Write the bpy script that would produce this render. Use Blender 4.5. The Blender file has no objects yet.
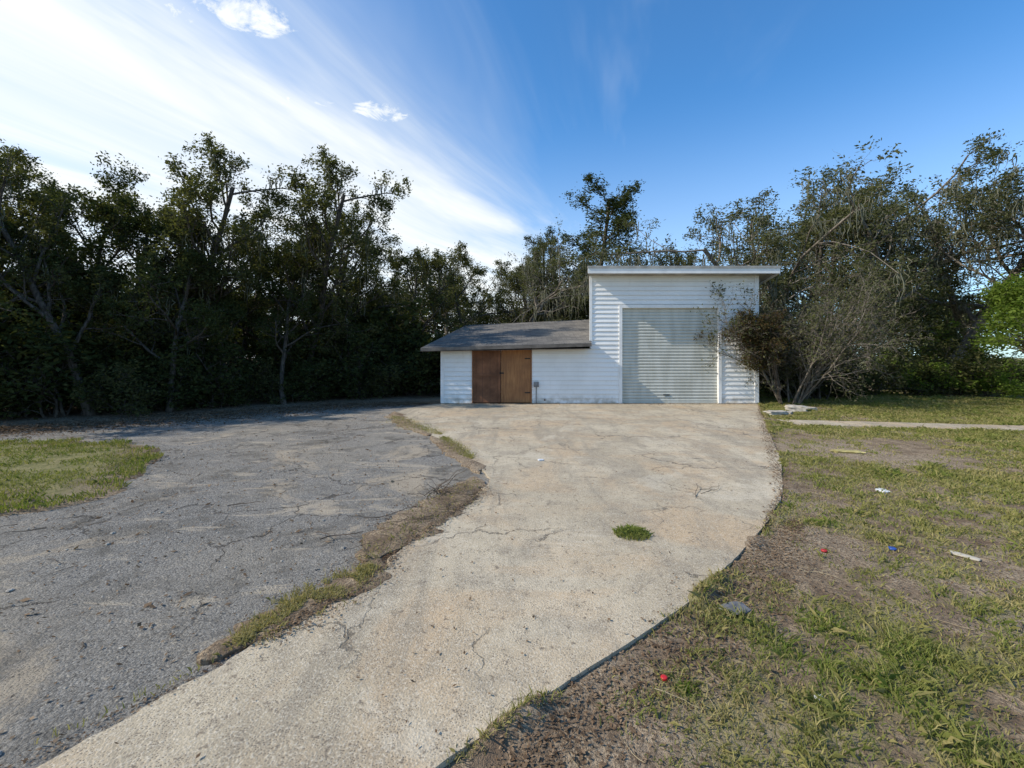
import bpy, math, random
import numpy as np
from mathutils import Vector
random.seed(7)
S=bpy.context.scene
S.view_settings.view_transform='Standard'
try: S.view_settings.look='None'
except: pass
S.view_settings.exposure=0
R=math.radians
# ------------------------------------------------------------------ noise
_T=np.random.default_rng(99).random((256,256))
def vn(x,y):
    xi=np.floor(x).astype(int); yi=np.floor(y).astype(int)
    fx=x-xi; fy=y-yi; fx=fx*fx*(3-2*fx); fy=fy*fy*(3-2*fy)
    a=_T[xi%256,yi%256]; b=_T[(xi+1)%256,yi%256]; c=_T[xi%256,(yi+1)%256]; d=_T[(xi+1)%256,(yi+1)%256]
    return (a*(1-fx)+b*fx)*(1-fy)+(c*(1-fx)+d*fx)*fy
def fbm(x,y,o=4):
    x=np.asarray(x,float); y=np.asarray(y,float)
    s=0;a=.5;t=0
    for i in range(o):
        s=s+a*vn(x+17.3*i,y+9.1*i); t+=a; a*=.5; x=x*2.03; y=y*2.03
    return s/t
def inpoly(x,y,poly):
    r=np.zeros(x.shape,bool); n=len(poly)
    for i in range(n):
        x1,y1=poly[i]; x2,y2=poly[(i+1)%n]
        if y1==y2: continue
        c=((y1>y)!=(y2>y))&(x<(x2-x1)*(y-y1)/(y2-y1)+x1)
        r^=c
    return r
# ------------------------------------------------------------------ mesh builder
class MB:
    def __init__(s): s.v=[];s.f=[];s.n=0
    def add(s,v,f,m=0,smooth=False):
        v=np.asarray(v,float).reshape(-1,3); f=np.asarray(f,int)
        s.v.append(v); s.f.append((f+s.n,m,smooth)); s.n+=len(v)
    def box(s,a,b,m=0):
        x0,y0,z0=a;x1,y1,z1=b
        v=[(x0,y0,z0),(x1,y0,z0),(x1,y1,z0),(x0,y1,z0),(x0,y0,z1),(x1,y0,z1),(x1,y1,z1),(x0,y1,z1)]
        s.add(v,[(0,3,2,1),(4,5,6,7),(0,1,5,4),(1,2,6,5),(2,3,7,6),(3,0,4,7)],m)
    def hexa(s,v,m=0):
        s.add(v,[(0,3,2,1),(4,5,6,7),(0,1,5,4),(1,2,6,5),(2,3,7,6),(3,0,4,7)],m)
    def tube(s,P,r,k,m=0):
        P=np.asarray(P,float); n=len(P); r=np.asarray(r,float)
        t=np.gradient(P,axis=0); t/=np.linalg.norm(t,axis=1)[:,None]+1e-9
        ref=np.array([.31,.95,.05]) if abs(t[0][2])>.6 else np.array([.05,.1,1.])
        u=np.cross(t,ref); u/=np.linalg.norm(u,axis=1)[:,None]+1e-9
        w=np.cross(t,u)
        a=np.arange(k)*2*np.pi/k
        V=P[:,None,:]+r[:,None,None]*(np.cos(a)[None,:,None]*u[:,None,:]+np.sin(a)[None,:,None]*w[:,None,:])
        i=np.arange(n-1)[:,None]*k; j=np.arange(k)[None,:]; j2=(j+1)%k
        F=np.stack([i+j,i+j2,i+k+j2,i+k+j],-1).reshape(-1,4)
        s.add(V.reshape(-1,3),F,m,True)
    def mesh(s,name,mats):
        me=bpy.data.meshes.new(name)
        V=np.concatenate(s.v); me.vertices.add(len(V)); me.vertices.foreach_set('co',V.astype(np.float32).ravel())
        li=[];ls=[];mi=[];sm=[];c=0
        for f,m,q in s.f:
            if len(f)==0: continue
            k=f.shape[1]; li.append(f.ravel()); ls.append(c+np.arange(len(f))*k); c+=len(f)*k
            mi.append(np.full(len(f),m)); sm.append(np.full(len(f),q))
        li=np.concatenate(li);ls=np.concatenate(ls)
        me.loops.add(len(li)); me.loops.foreach_set('vertex_index',li.astype(np.int32))
        me.polygons.add(len(ls)); me.polygons.foreach_set('loop_start',ls.astype(np.int32))
        me.polygons.foreach_set('material_index',np.concatenate(mi).astype(np.int32))
        me.polygons.foreach_set('use_smooth',np.concatenate(sm).astype(bool))
        for m in mats: me.materials.append(m)
        me.update(calc_edges=True)
        return me
    def obj(s,name,mats,parent=None):
        o=bpy.data.objects.new(name,s.mesh(name,mats)); S.collection.objects.link(o)
        if parent: o.parent=parent
        return o
def empty(name):
    o=bpy.data.objects.new(name,None); S.collection.objects.link(o); return o
# ------------------------------------------------------------------ node helpers
class N:
    def __init__(s,name,world=None):
        if world is None:
            s.mat=bpy.data.materials.new(name); s.mat.use_nodes=True; s.t=s.mat.node_tree
        else: s.t=world.node_tree
        s.t.nodes.clear()
    def n(s,ty,**k):
        x=s.t.nodes.new(ty)
        for a,b in k.items(): setattr(x,a,b)
        return x
    def l(s,a,b): s.t.links.new(a,b)
    def put(s,sock,v):
        if hasattr(v,'is_output') or isinstance(v,bpy.types.NodeSocket): s.l(v,sock)
        else: sock.default_value=v
    def m(s,op,a,b=0.0,c=None,clamp=False):
        x=s.n('ShaderNodeMath',operation=op); x.use_clamp=clamp
        s.put(x.inputs[0],a); s.put(x.inputs[1],b)
        if c is not None: s.put(x.inputs[2],c)
        return x.outputs[0]
    def mix(s,f,a,b,bt='MIX'):
        x=s.n('ShaderNodeMix',data_type='RGBA',blend_type=bt)
        s.put(x.inputs[0],f)
        for i,v in ((6,a),(7,b)):
            if isinstance(v,tuple): v=tuple(v)+((1,) if len(v)==3 else ())
            s.put(x.inputs[i],v)
        return x.outputs[2]
    def noise(s,vec,scale,detail=4,rough=.55,dist=0):
        x=s.n('ShaderNodeTexNoise'); 
        if vec is not None: s.l(vec,x.inputs['Vector'])
        x.inputs['Scale'].default_value=scale;x.inputs['Detail'].default_value=detail
        x.inputs['Roughness'].default_value=rough;x.inputs['Distortion'].default_value=dist
        return x.outputs[0]
    def ramp(s,f,lo,hi,a=0.,b=1.):
        x=s.n('ShaderNodeMapRange'); x.interpolation_type='SMOOTHSTEP'
        s.put(x.inputs[0],f)
        for i,v in ((1,lo),(2,hi),(3,a),(4,b)): x.inputs[i].default_value=v
        return x.outputs[0]
    def pos(s): 
        return s.n('ShaderNodeNewGeometry').outputs['Position']
    def obj(s): return s.n('ShaderNodeTexCoord').outputs['Object']
    def scalev(s,v,sc):
        x=s.n('ShaderNodeMapping'); s.l(v,x.inputs[0]); x.inputs['Scale'].default_value=sc; return x.outputs[0]
    def out(s,col,rough=.9,bump=None,bs=.3,bd=.01,spec=.3,metal=0):
        b=s.n('ShaderNodeBsdfPrincipled'); o=s.n('ShaderNodeOutputMaterial')
        if isinstance(col,tuple): col=col+(1,)
        s.put(b.inputs['Base Color'],col); s.put(b.inputs['Roughness'],rough)
        b.inputs['Specular IOR Level'].default_value=spec; b.inputs['Metallic'].default_value=metal
        if bump is not None:
            q=s.n('ShaderNodeBump'); q.inputs['Strength'].default_value=bs; q.inputs['Distance'].default_value=bd
            s.l(bump,q.inputs['Height']); s.l(q.outputs[0],b.inputs['Normal'])
        s.l(b.outputs[0],o.inputs[0]); return s.mat
def leafmat(name,c1,c2,c3,trans=.35,clump=1.3):
    g=N(name); r=g.n('ShaderNodeNewGeometry').outputs['Random Per Island']
    col=g.mix(r,c1,c2)
    if clump:
        nz=g.ramp(g.noise(g.pos(),clump,1),.35,.65)
        col=g.mix(g.m('MULTIPLY',nz,.6),col,c3)
    d=g.n('ShaderNodeBsdfDiffuse'); t=g.n('ShaderNodeBsdfTranslucent'); x=g.n('ShaderNodeMixShader')
    g.l(col,d.inputs[0]); g.l(g.mix(1.0,col,(1.25,1.3,.6),'MULTIPLY'),t.inputs[0]); x.inputs[0].default_value=trans
    g.l(d.outputs[0],x.inputs[1]); g.l(t.outputs[0],x.inputs[2])
    o=g.n('ShaderNodeOutputMaterial'); g.l(x.outputs[0],o.inputs[0]); return g.mat
def rgbmat(name,c,rough=.6,var=.25,sc=6,spec=.3):
    g=N(name); nz=g.noise(g.obj(),sc,5)
    return g.out(g.mix(g.ramp(nz,.3,.7),tuple(v*(1-var) for v in c),tuple(min(1,v*(1+var*.5)) for v in c)),rough,nz,.2,.005,spec)
# materials
M={}
M['leaf_dark']=leafmat('leaf_dark',(.034,.046,.017),(.08,.088,.032),(.025,.035,.014),.3,0)
M['leaf_olive']=leafmat('leaf_olive',(.055,.064,.026),(.135,.132,.055),(.045,.055,.024),.38,0)
M['leaf_grey']=leafmat('leaf_grey_green',(.06,.07,.033),(.14,.14,.07),(.045,.055,.024),.35,0)
M['leaf_bright']=leafmat('leaf_bright',(.11,.17,.03),(.2,.26,.055),(.07,.11,.025),.5,0)
M['leaf_rust']=leafmat('leaf_rust',(.085,.05,.025),(.06,.066,.026),(.05,.035,.018),.3,0)
M['moss']=leafmat('spanish_moss',(.17,.175,.13),(.27,.27,.2),(.12,.13,.09),.3,0)
g=N('bark'); nz=g.noise(g.scalev(g.obj(),(6,6,1.2)),3,3,.7)
M['bark']=g.out(g.mix(g.ramp(nz,.35,.65),(.04,.033,.026),(.125,.105,.085)),.95,None)
g=N('bark_pale'); nz=g.noise(g.scalev(g.obj(),(8,8,2)),3,3,.7)
M['bark_pale']=g.out(g.mix(g.ramp(nz,.35,.65),(.10,.083,.066),(.24,.21,.17)),.95,None)
M['grass']=leafmat('grass_blades',(.17,.185,.05),(.37,.33,.135),(.42,.34,.18),.32,1.1)
M['grass_green']=leafmat('grass_blades_green',(.12,.17,.036),(.24,.26,.07),(.3,.265,.11),.35,1.5)
M['litter']=leafmat('dead_leaves',(.12,.075,.045),(.30,.215,.14),(.07,.045,.03),.1,3)
M['twig']=rgbmat('dead_twig',(.13,.10,.075),.95,.4,9)
M['stem']=rgbmat('dry_straw',(.42,.34,.21),.95,.3,9)
# ------------------------------------------------------------------ camera
cam=bpy.data.cameras.new('camera'); co=bpy.data.objects.new('camera',cam); S.collection.objects.link(co)
co.location=(0,0,1.55); co.rotation_euler=(R(90),0,0)
cam.sensor_width=36; cam.lens=15.82; cam.shift_y=-0.0273; cam.clip_end=3000; cam.clip_start=.05
S.camera=co
# ------------------------------------------------------------------ light
AZ=100.0; EL=38.0
d=Vector((-math.sin(R(AZ))*math.cos(R(EL)), math.cos(R(AZ))*math.cos(R(EL)), math.sin(R(EL))))
sl=bpy.data.lights.new('sun','SUN'); sl.energy=5.0; sl.angle=R(.5); sl.color=(1,.92,.80)
so=bpy.data.objects.new('sun',sl); S.collection.objects.link(so); so.rotation_euler=(-d).to_track_quat('-Z','Y').to_euler(); so.location=(-20,-5,20)
w=bpy.data.worlds.new('World'); S.world=w; w.use_nodes=True
try: w.cycles.sampling_method='NONE'
except Exception as e: print(e)
g=N('',w)
sky=g.n('ShaderNodeTexSky',sky_type='NISHITA'); sky.sun_disc=False; sky.sun_elevation=R(EL); sky.sun_rotation=R(360-AZ)
sky.air_density=1.0; sky.dust_density=.5; sky.ozone_density=2.0
tc=g.n('ShaderNodeTexCoord').outputs['Generated']
sp=g.n('ShaderNodeSeparateXYZ'); g.l(tc,sp.inputs[0])
zz=g.m('MAXIMUM',sp.outputs[2],.03)
px=g.m('DIVIDE',sp.outputs[0],zz); py=g.m('DIVIDE',sp.outputs[1],zz)
u=g.m('SUBTRACT',px,g.m('MULTIPLY',py,.36)); v=g.m('ADD',py,g.m('MULTIPLY',px,.36))
cb=g.n('ShaderNodeCombineXYZ'); g.l(u,cb.inputs[0]); g.l(g.m('MULTIPLY',v,.2),cb.inputs[1])
c1=g.noise(cb.outputs[0],1.9,5,.6,.5)
cov=g.ramp(g.m('ADD',u,g.m('MULTIPLY',g.m('SUBTRACT',c1,.5),1.3)),-.3,-1.9,0.,1.)
st=g.ramp(c1,.75,.25)
cir=g.m('MULTIPLY',cov,g.m('ADD',g.m('MULTIPLY',st,.4),.66),clamp=True)
wisp=g.m('MULTIPLY',g.ramp(c1,.5,.2),g.m('MULTIPLY',g.ramp(u,1.2,-.8),.25))
cb2=g.n('ShaderNodeCombineXYZ'); g.l(px,cb2.inputs[0]); g.l(py,cb2.inputs[1])
c2=g.noise(cb2.outputs[0],6,7,.68,.6)
puff=None
for cx,cy,rx,ry in ((-.80,1.31,.26,.13),(-.80,1.80,.19,.12),(-.55,1.83,.16,.12)):
    a=g.m('POWER',g.m('DIVIDE',g.m('SUBTRACT',px,cx),rx),2.); b=g.m('POWER',g.m('DIVIDE',g.m('SUBTRACT',py,cy),ry),2.)
    q=g.m('MAXIMUM',g.m('SUBTRACT',1.,g.m('ADD',a,b)),0.)
    q=g.m('MULTIPLY',g.ramp(g.m('ADD',g.m('MULTIPLY',q,.22),c2),.50,.8),g.ramp(q,0.,.5))
    puff=q if puff is None else g.m('MAXIMUM',puff,q)
f=g.m('MAXIMUM',g.m('MAXIMUM',cir,wisp),puff,clamp=True)
hz=g.ramp(sp.outputs[2],.5,.0,0.,.45)
f=g.m('MAXIMUM',f,hz)
skc=g.mix(1.0,sky.outputs[0],(.56,1.14,1.54),'MULTIPLY')
col=g.mix(f,skc,(7.0,7.25,7.25))
bg=g.n('ShaderNodeBackground'); g.l(col,bg.inputs[0]); bg.inputs[1].default_value=.148
o=g.n('ShaderNodeOutputWorld'); g.l(bg.outputs[0],o.inputs[0])
# ------------------------------------------------------------------ ground layout (metres)
def dens(pts,step,jit,seed):
    rg=np.random.default_rng(seed); out=[]
    for a,b in zip(pts[:-1],pts[1:]):
        a=np.array(a);b=np.array(b); n=max(1,int(np.linalg.norm(b-a)/step))
        for i in range(n):
            out.append(a+(b-a)*i/n+rg.normal(0,jit,2))
    out.append(np.array(pts[-1])); return [tuple(p) for p in out]
def smooth(pts,it=2):
    for _ in range(it):
        q=[pts[0]]
        for a,b in zip(pts[:-1],pts[1:]):
            q.append((a[0]*.75+b[0]*.25,a[1]*.75+b[1]*.25)); q.append((a[0]*.25+b[0]*.75,a[1]*.25+b[1]*.75))
        q.append(pts[-1]); pts=q
    return pts
right_edge=[(-1.9,-4),(-1.5,-.5),(-.9,1.1),(-.28,1.69),(.22,2.09),(.70,2.456),(1.22,2.918),(1.861,3.595),(2.438,4.253),(2.95,4.9),(3.3,5.5),(3.85,6.4),(5.06,8.83),(6.3,11.25),(7.8,14.2),(7.9,14.6)]
left_edge=[(-3.8,-4),(-3.4,-1),(-2.3,.9),(-1.738,1.69),(-1.564,2.0),(-1.348,2.456),(-1.269,2.69),(-.983,3.11),(-.895,3.6),(-.6,4.39),(-.32,5.2),(-.25,5.6),(-.62,6.6),(-1.35,8.3),(-2.7,10.9),(-3.3,12.9),(-2.2,14.6)]
RS=np.array(smooth(right_edge)); LS=np.array(smooth(left_edge,1))
def fR(y): return np.interp(y,RS[:,1],RS[:,0])+.05*(fbm(y*5+3,y*0+1.5,5)-.5)
def fL(y): return np.interp(y,LS[:,1],LS[:,0])+.13*(fbm(y*4+31,y*0+7.5,5)-.5)
cy=np.arange(-4,14.6,.02)
conc=[(a,b) for a,b in zip(fR(cy),cy)]+[(a,b) for a,b in zip(fL(cy)[::-1],cy[::-1])]
def strip(name,ys,xl,xr,z,th,mat,nc=10,und=0,mound=0):
    mb=MB(); t=np.linspace(0,1,nc); X_=xl[:,None]*(1-t)+xr[:,None]*t; Y_=np.repeat(ys[:,None],nc,1)
    Z_=z+und*(fbm(X_*.8,Y_*.8,2)-.5)
    if mound: Z_=Z_+mound*np.sin(np.pi*t)[None]**.6*(.4+1.2*fbm(X_*9,Y_*9,4))
    n=len(ys); V=np.stack([X_,Y_,Z_],-1).reshape(-1,3); i,j=np.meshgrid(np.arange(nc-1),np.arange(n-1)); b=(j*nc+i).ravel()
    mb.add(V,np.c_[b,b+1,b+nc+1,b+nc],0,False)
    for c in (0,nc-1):
        e=np.arange(n)*nc+c; A=V[e]; Bm=A-np.array([0,0,th]); k=np.arange(n-1)
        F=np.c_[k,k+n,k+n+1,k+1] if c==0 else np.c_[k,k+1,k+n+1,k+n]
        mb.add(np.concatenate([A,Bm]),F,0)
    return mb.obj(name,[mat])
patch=dens([(-14,5.4),(-8.5,4.5),(-5.1,4.35),(-4.66,4.6),(-4.5,5.1),(-4.9,5.75),(-5.1,6.4),(-5.6,7.2),(-7.1,8.0),(-9,8.1),(-14,7.9),(-14,5.4)],.2,.12,4)
walk=[(6.35,10.1),(10.7,9.2),(22,7.3),(22,8.3),(11,10.0),(6.6,10.9)]
def cracks(g,p,warp,wsc,scale,w1,mn,lo,hi):
    nn=g.n('ShaderNodeTexNoise'); g.l(p,nn.inputs['Vector']); nn.inputs['Scale'].default_value=wsc; nn.inputs['Detail'].default_value=7; nn.inputs['Roughness'].default_value=.6
    sc=g.n('ShaderNodeVectorMath',operation='SCALE'); g.l(nn.outputs['Color'],sc.inputs[0]); sc.inputs['Scale'].default_value=warp
    ds=g.n('ShaderNodeVectorMath',operation='ADD'); g.l(p,ds.inputs[0]); g.l(sc.outputs[0],ds.inputs[1])
    ve=g.n('ShaderNodeTexVoronoi',feature='DISTANCE_TO_EDGE'); g.l(ds.outputs[0],ve.inputs['Vector']); ve.inputs['Scale'].default_value=scale
    return g.m('MULTIPLY',g.ramp(ve.outputs['Distance'],w1,w1*.2),g.ramp(g.noise(p,mn,2),lo,hi))
# concrete
g=N('old_concrete'); p=g.pos()
big=g.noise(p,.45,5,.6,.3); mid=g.noise(p,2.2,6,.65); fine=g.noise(p,70,4,.8)
col=g.mix(g.ramp(big,.35,.65),(.37,.305,.21),(.52,.44,.315))
col=g.mix(g.m('MULTIPLY',g.ramp(g.noise(p,.8,4,.6,1.),.43,.64),.7),col,(.47,.335,.20))
col=g.mix(g.m('MULTIPLY',g.ramp(mid,.46,.68),.6),col,(.26,.22,.165))
col=g.mix(g.m('MULTIPLY',g.ramp(g.noise(g.scalev(p,(1.8,.3,1)),1.2,6,.7,.8),.48,.64),.65),col,(.27,.23,.17))
col=g.mix(g.m('MULTIPLY',g.ramp(g.noise(p,.6,6,.7,1.5),.55,.62),.4),col,(.58,.51,.39))
col=g.mix(g.m('MULTIPLY',g.ramp(g.noise(p,1.1,7,.75,2.),.6,.68),.6),col,(.19,.155,.115))
col=g.mix(g.m('MULTIPLY',g.ramp(g.noise(p,9,6,.75),.52,.66),.4),col,(.23,.19,.14))
col=g.mix(g.m('MULTIPLY',g.ramp(fine,.5,.62),.55),col,(.64,.57,.45))
vo=g.n('ShaderNodeTexVoronoi'); g.l(p,vo.inputs['Vector']); vo.inputs['Scale'].default_value=95
col=g.mix(g.m('MULTIPLY',g.ramp(vo.outputs['Distance'],.38,.14),g.ramp(g.noise(p,7,4),.34,.55)),col,(.13,.105,.08))
col=g.mix(g.m('MULTIPLY',g.ramp(g.noise(p,24,4,.7),.59,.67),.75),col,(.15,.12,.09))
crk=g.m('MAXIMUM',cracks(g,p,.7,1.8,.42,.006,.5,.40,.54),cracks(g,g.scalev(p,(1.05,.95,1)),.5,3,.85,.008,.8,.50,.60))
col=g.mix(g.m('MULTIPLY',crk,.7),col,(.09,.075,.058))
h=g.m('SUBTRACT',g.m('ADD',g.m('MULTIPLY',fine,.6),g.m('MULTIPLY',vo.outputs['Distance'],.5)),crk)
M['concrete']=g.out(col,.95,h,.6,.008,.2)
# asphalt
g=N('weathered_asphalt'); p=g.pos()
big=g.noise(p,.35,5,.6,.4); fine=g.noise(p,90,4,.85)
vo=g.n('ShaderNodeTexVoronoi'); g.l(p,vo.inputs['Vector']); vo.inputs['Scale'].default_value=75
col=g.mix(vo.outputs['Color'],(.14,.133,.12),(.42,.40,.36))
col=g.mix(g.m('MULTIPLY',g.ramp(fine,.44,.58),.75),col,(.095,.09,.081))
col=g.mix(g.m('MULTIPLY',g.ramp(big,.4,.65),.5),col,(.34,.295,.225))
col=g.mix(g.m('MULTIPLY',g.ramp(g.noise(p,1.6,6,.72,.5),.47,.65),.7),col,(.11,.10,.083))
col=g.mix(g.m('MULTIPLY',g.ramp(g.noise(p,.55,7,.72,1.2),.53,.63),.7),col,(.44,.365,.265))
col=g.mix(g.m('MULTIPLY',g.ramp(g.noise(g.scalev(p,(.5,1.6,1)),1.3,7,.75,1.),.55,.63),.6),col,(.47,.40,.30))
col=g.mix(g.m('MULTIPLY',g.ramp(g.noise(p,13,5,.75),.58,.68),.7),col,(.46,.40,.31))
col=g.mix(g.m('MULTIPLY',g.ramp(g.noise(p,30,4,.75),.57,.65),.8),col,(.055,.047,.04))
crk=cracks(g,p,.6,2.5,.8,.012,.7,.42,.56)
col=g.mix(g.m('MULTIPLY',crk,.75),col,(.06,.05,.04))
M['asphalt']=g.out(col,.95,g.m('SUBTRACT',g.m('SUBTRACT',g.m('MULTIPLY',fine,1.2),g.m('MULTIPLY',vo.outputs['Distance'],.8)),crk),.9,.012,.2)
def soil(name,attr=True):
    g=N(name); p=g.pos()
    fine=g.noise(p,45,4,.75); mid=g.noise(p,5,6,.65); big=g.noise(p,.6,5,.6)
    s=g.mix(g.ramp(mid,.35,.65),(.16,.11,.072),(.39,.30,.20))
    s=g.mix(g.m('MULTIPLY',g.ramp(big,.42,.62),.65),s,(.48,.39,.28))
    s=g.mix(g.ramp(fine,.42,.6),s,(.17,.125,.085))
    gr=g.mix(g.ramp(fine,.35,.65),(.10,.115,.038),(.29,.26,.11))
    gr=g.mix(g.m('MULTIPLY',g.ramp(mid,.4,.62),.6),gr,(.33,.28,.15))
    at=g.n('ShaderNodeAttribute'); at.attribute_name='mask'
    k=g.ramp(g.m('ADD',at.outputs['Fac'],g.m('MULTIPLY',g.m('SUBTRACT',mid,.5),.6)),.25,.85)
    return g.out(g.mix(k,s,gr),1.0,g.m('ADD',fine,g.m('MULTIPLY',mid,2.)),.9,.03,.1)
M['soil']=soil('soil_and_turf')
def lawnmask(x,y):
    dx=x-np.interp(y,RS[:,1],RS[:,0])
    m=.13+1.8*(fbm(x*.9+5,y*.9+3,5)-.28)+np.clip(dx*.16-.32,-.5,.2)*np.where(x>-1,1,0)
    m=m+(fbm(x*5,y*5,3)-.5)*1.3
    m=m+.25*np.clip((y-8)/4,0,1)-.10*np.clip((4-y)/2,0,1)
    return np.clip(m,0,1)
def gz(x,y):
    base=-.004+.018*(fbm(x*1.3,y*1.3,4)-.5)+.01*(fbm(x*6,y*6,2)-.5)-.006*np.clip((3.0-y)/1.3,0,1)
    dd=(x-fR(y))*.62
    return base+np.exp(-((dd-.02)/.06)**2)*np.clip(fbm(x*3.1+9,y*3.1,4)-.45,0,.3)*.24
ax=np.sinh(np.linspace(-7.2,7.2,440))*.6; ay=np.sinh(np.linspace(-7.2,7.2,440))*.6
ax=ax+1.6; ay=ay+2.8
X,Y=np.meshgrid(ax,ay); 
far=np.clip((np.hypot(X,Y)-30)/30,0,1)
Z=gz(X,Y)*(1-far)-.03*far
und=(Y<14.3)&(Y>-4)&(X<np.interp(Y,RS[:,1],RS[:,0])-.5)&(X>np.where(Y<8,-21.8,np.interp(Y,[8,8.9,9.3,11.8,14.6],[-21,-12,-9.9,-7.7,-4.8])))
Z=np.where(und,-.08,Z)
Z=np.where((X<-2)&(Y>8.5),np.minimum(Z,-.006),Z)
mb=MB(); n=440; i,j=np.meshgrid(np.arange(n-1),np.arange(n-1)); b=(j*n+i).ravel()
mb.add(np.c_[X.ravel(),Y.ravel(),Z.ravel()],np.c_[b,b+1,b+n+1,b+n],0,True)
go=mb.obj('ground',[M['soil']])
a=go.data.attributes.new('mask','FLOAT','POINT'); mk=lawnmask(X,Y)
mk=np.where((X<0)&(Y>8.5),mk*.25,mk)
a.data.foreach_set('value',mk.ravel().astype(np.float32))
ya=np.arange(-4.3,14.55,.05)
xla=np.where(ya<8,-22.,np.interp(ya,[8,8.9,9.3,11.8,14.6],[-22,-12.5,-10.4,-8.2,-5.3]))+.25*(fbm(ya*2,ya*0+3.3,4)-.5)
strip('asphalt_driveway',ya,xla,np.interp(ya,cy,(fL(cy)+fR(cy))/2),0.0,.07,M['asphalt'],24)
strip('concrete_driveway',cy,fL(cy),fR(cy),.018,.1,M['concrete'],16,.004)
for (s0,s1,wd_,off,sd_) in ((2.25,3.4,.17,-.07,1),(3.35,5.7,.25,-.16,2),(5.9,8.6,.14,-.02,3),(8.7,12.4,.24,-.06,4)):
    yy_=np.arange(s0,s1,.012); q=(yy_-s0)/(s1-s0); wv=wd_*np.sin(np.pi*q)**.5*(.2+1.6*fbm(yy_*3+sd_*7,yy_*0,5))
    c_=np.interp(yy_,LS[:,1],LS[:,0])+off+.14*(fbm(yy_*2.2,yy_*0+sd_*5.,4)-.5)
    strip('seam_dirt',yy_,c_-wv*(.5+1.0*fbm(yy_*9,yy_*0+2,4)),c_+wv*(.5+1.0*fbm(yy_*9,yy_*0+8,4)),.021,.03,M['soil'],10,0,.008)
wx=np.arange(6.4,22,.1); 
mb=MB(); f0=np.interp(wx,[6.35,10.7,22],[10.1,9.2,7.3])+.03*(fbm(wx*4,wx*0)-.5); f1=np.interp(wx,[6.6,11,22],[10.9,10.0,8.3])+.03*(fbm(wx*4,wx*0+4)-.5); n=len(wx)
V=np.concatenate([np.c_[wx,f0,np.full(n,.014)],np.c_[wx,f1,np.full(n,.014)],np.c_[wx,f0,np.full(n,-.08)]]); k=np.arange(n-1)
mb.add(V,np.concatenate([np.c_[k,k+1,k+n+1,k+n],np.c_[k+2*n,k+2*n+1,k+1,k]]),0); mb.obj('concrete_walkway',[M['concrete']])
# raised turf patch
xs=np.arange(-14,-4.3,.09); ys=np.arange(4.2,8.3,.09); PX,PY=np.meshgrid(xs,ys)
P=np.array(patch)
dm=np.full(PX.shape,9.)
for k in range(len(P)-1):
    a0=P[k];b0=P[k+1];ab=b0-a0;L=(ab**2).sum()+1e-9
    t=np.clip(((PX-a0[0])*ab[0]+(PY-a0[1])*ab[1])/L,0,1)
    dm=np.minimum(dm,np.hypot(PX-a0[0]-t*ab[0],PY-a0[1]-t*ab[1]))
ins=inpoly(PX,PY,patch); sd=np.where(ins,dm,-dm)
PZ=np.clip(sd*.12,-.03,.05)+.012*(fbm(PX*4,PY*4)-.5)
mb=MB(); nx=len(xs); ny=len(ys); i,j=np.meshgrid(np.arange(nx-1),np.arange(ny-1)); b=(j*nx+i).ravel()
keep=(PZ.ravel()[b]>-.029)
mb.add(np.c_[PX.ravel(),PY.ravel(),PZ.ravel()],np.c_[b,b+1,b+nx+1,b+nx][keep],0,True)
po=mb.obj('turf_patch',[M['soil']])
a=po.data.attributes.new('mask','FLOAT','POINT'); a.data.foreach_set('value',np.clip(.1+sd*1.1,0,.8).ravel().astype(np.float32))
# ------------------------------------------------------------------ grass
def blades(mb,x,y,z,h,wd,rg,lean=.6,m=0):
    n=len(x); th=rg.uniform(0,2*np.pi,n); ph=rg.uniform(0,2*np.pi,n)
    dx=np.cos(th)*wd;dy=np.sin(th)*wd; L=rg.uniform(.2,1,n)*lean*h
    lx=np.cos(ph)*L;ly=np.sin(ph)*L
    V=np.stack([np.c_[x-dx,y-dy,z-.004],np.c_[x+dx,y+dy,z-.004],np.c_[x+lx*.4+dx*.7,y+ly*.4+dy*.7,z+h*.6],np.c_[x+lx,y+ly,z+h*rg.uniform(.6,1,n)],np.c_[x+lx*.4-dx*.7,y+ly*.4-dy*.7,z+h*.6]],1)
    b=np.arange(n)*5
    mb.add(V.reshape(-1,3),np.c_[b,b+1,b+2,b+3,b+4],m)
rg=np.random.default_rng(5)
n=500000
r=rg.uniform(1.6,24,n)**1.0; t=rg.uniform(R(-10),R(62),n); x=r*np.sin(t); y=r*np.cos(t)
ok=~inpoly(x,y,conc)&~inpoly(x,y,walk)&(rg.random(n)<lawnmask(x,y)**1.3*1.15)&(y>1.3)&~((x<8.2)&(y>14.3))&~((x<0))
x=x[ok];y=y[ok]; r=np.hypot(x,y)
mk=lawnmask(x,y); tf=np.clip((fbm(x*3.2,y*3.2,3)-.52)*8,0,1)
hh=rg.uniform(.012,.034,len(x))*(.5+mk)*(1+.02*r)*(1+.8*tf)
mb=MB(); sel=rg.random(len(x))<.28+.45*tf
for mi,q in ((0,~sel),(1,sel)):
    blades(mb,x[q],y[q],gz(x[q],y[q]),hh[q],(.0014+.0006*r)[q],rg,1.7,mi)
n=9000; y=rg.uniform(1.7,14,n)**1.0; off_=np.abs(rg.normal(0,.05,n)); x=fR(y)+off_-.01; ok=fbm(y*2.3,y*0+4,4)>.47; x=x[ok];y=y[ok]
blades(mb,x,y,np.maximum(gz(x,y),.0),rg.uniform(.015,.05,len(x)),.0016+.0004*y,rg,1.6,0)
mb.obj('lawn_grass',[M['grass'],M['grass_green']])
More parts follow.
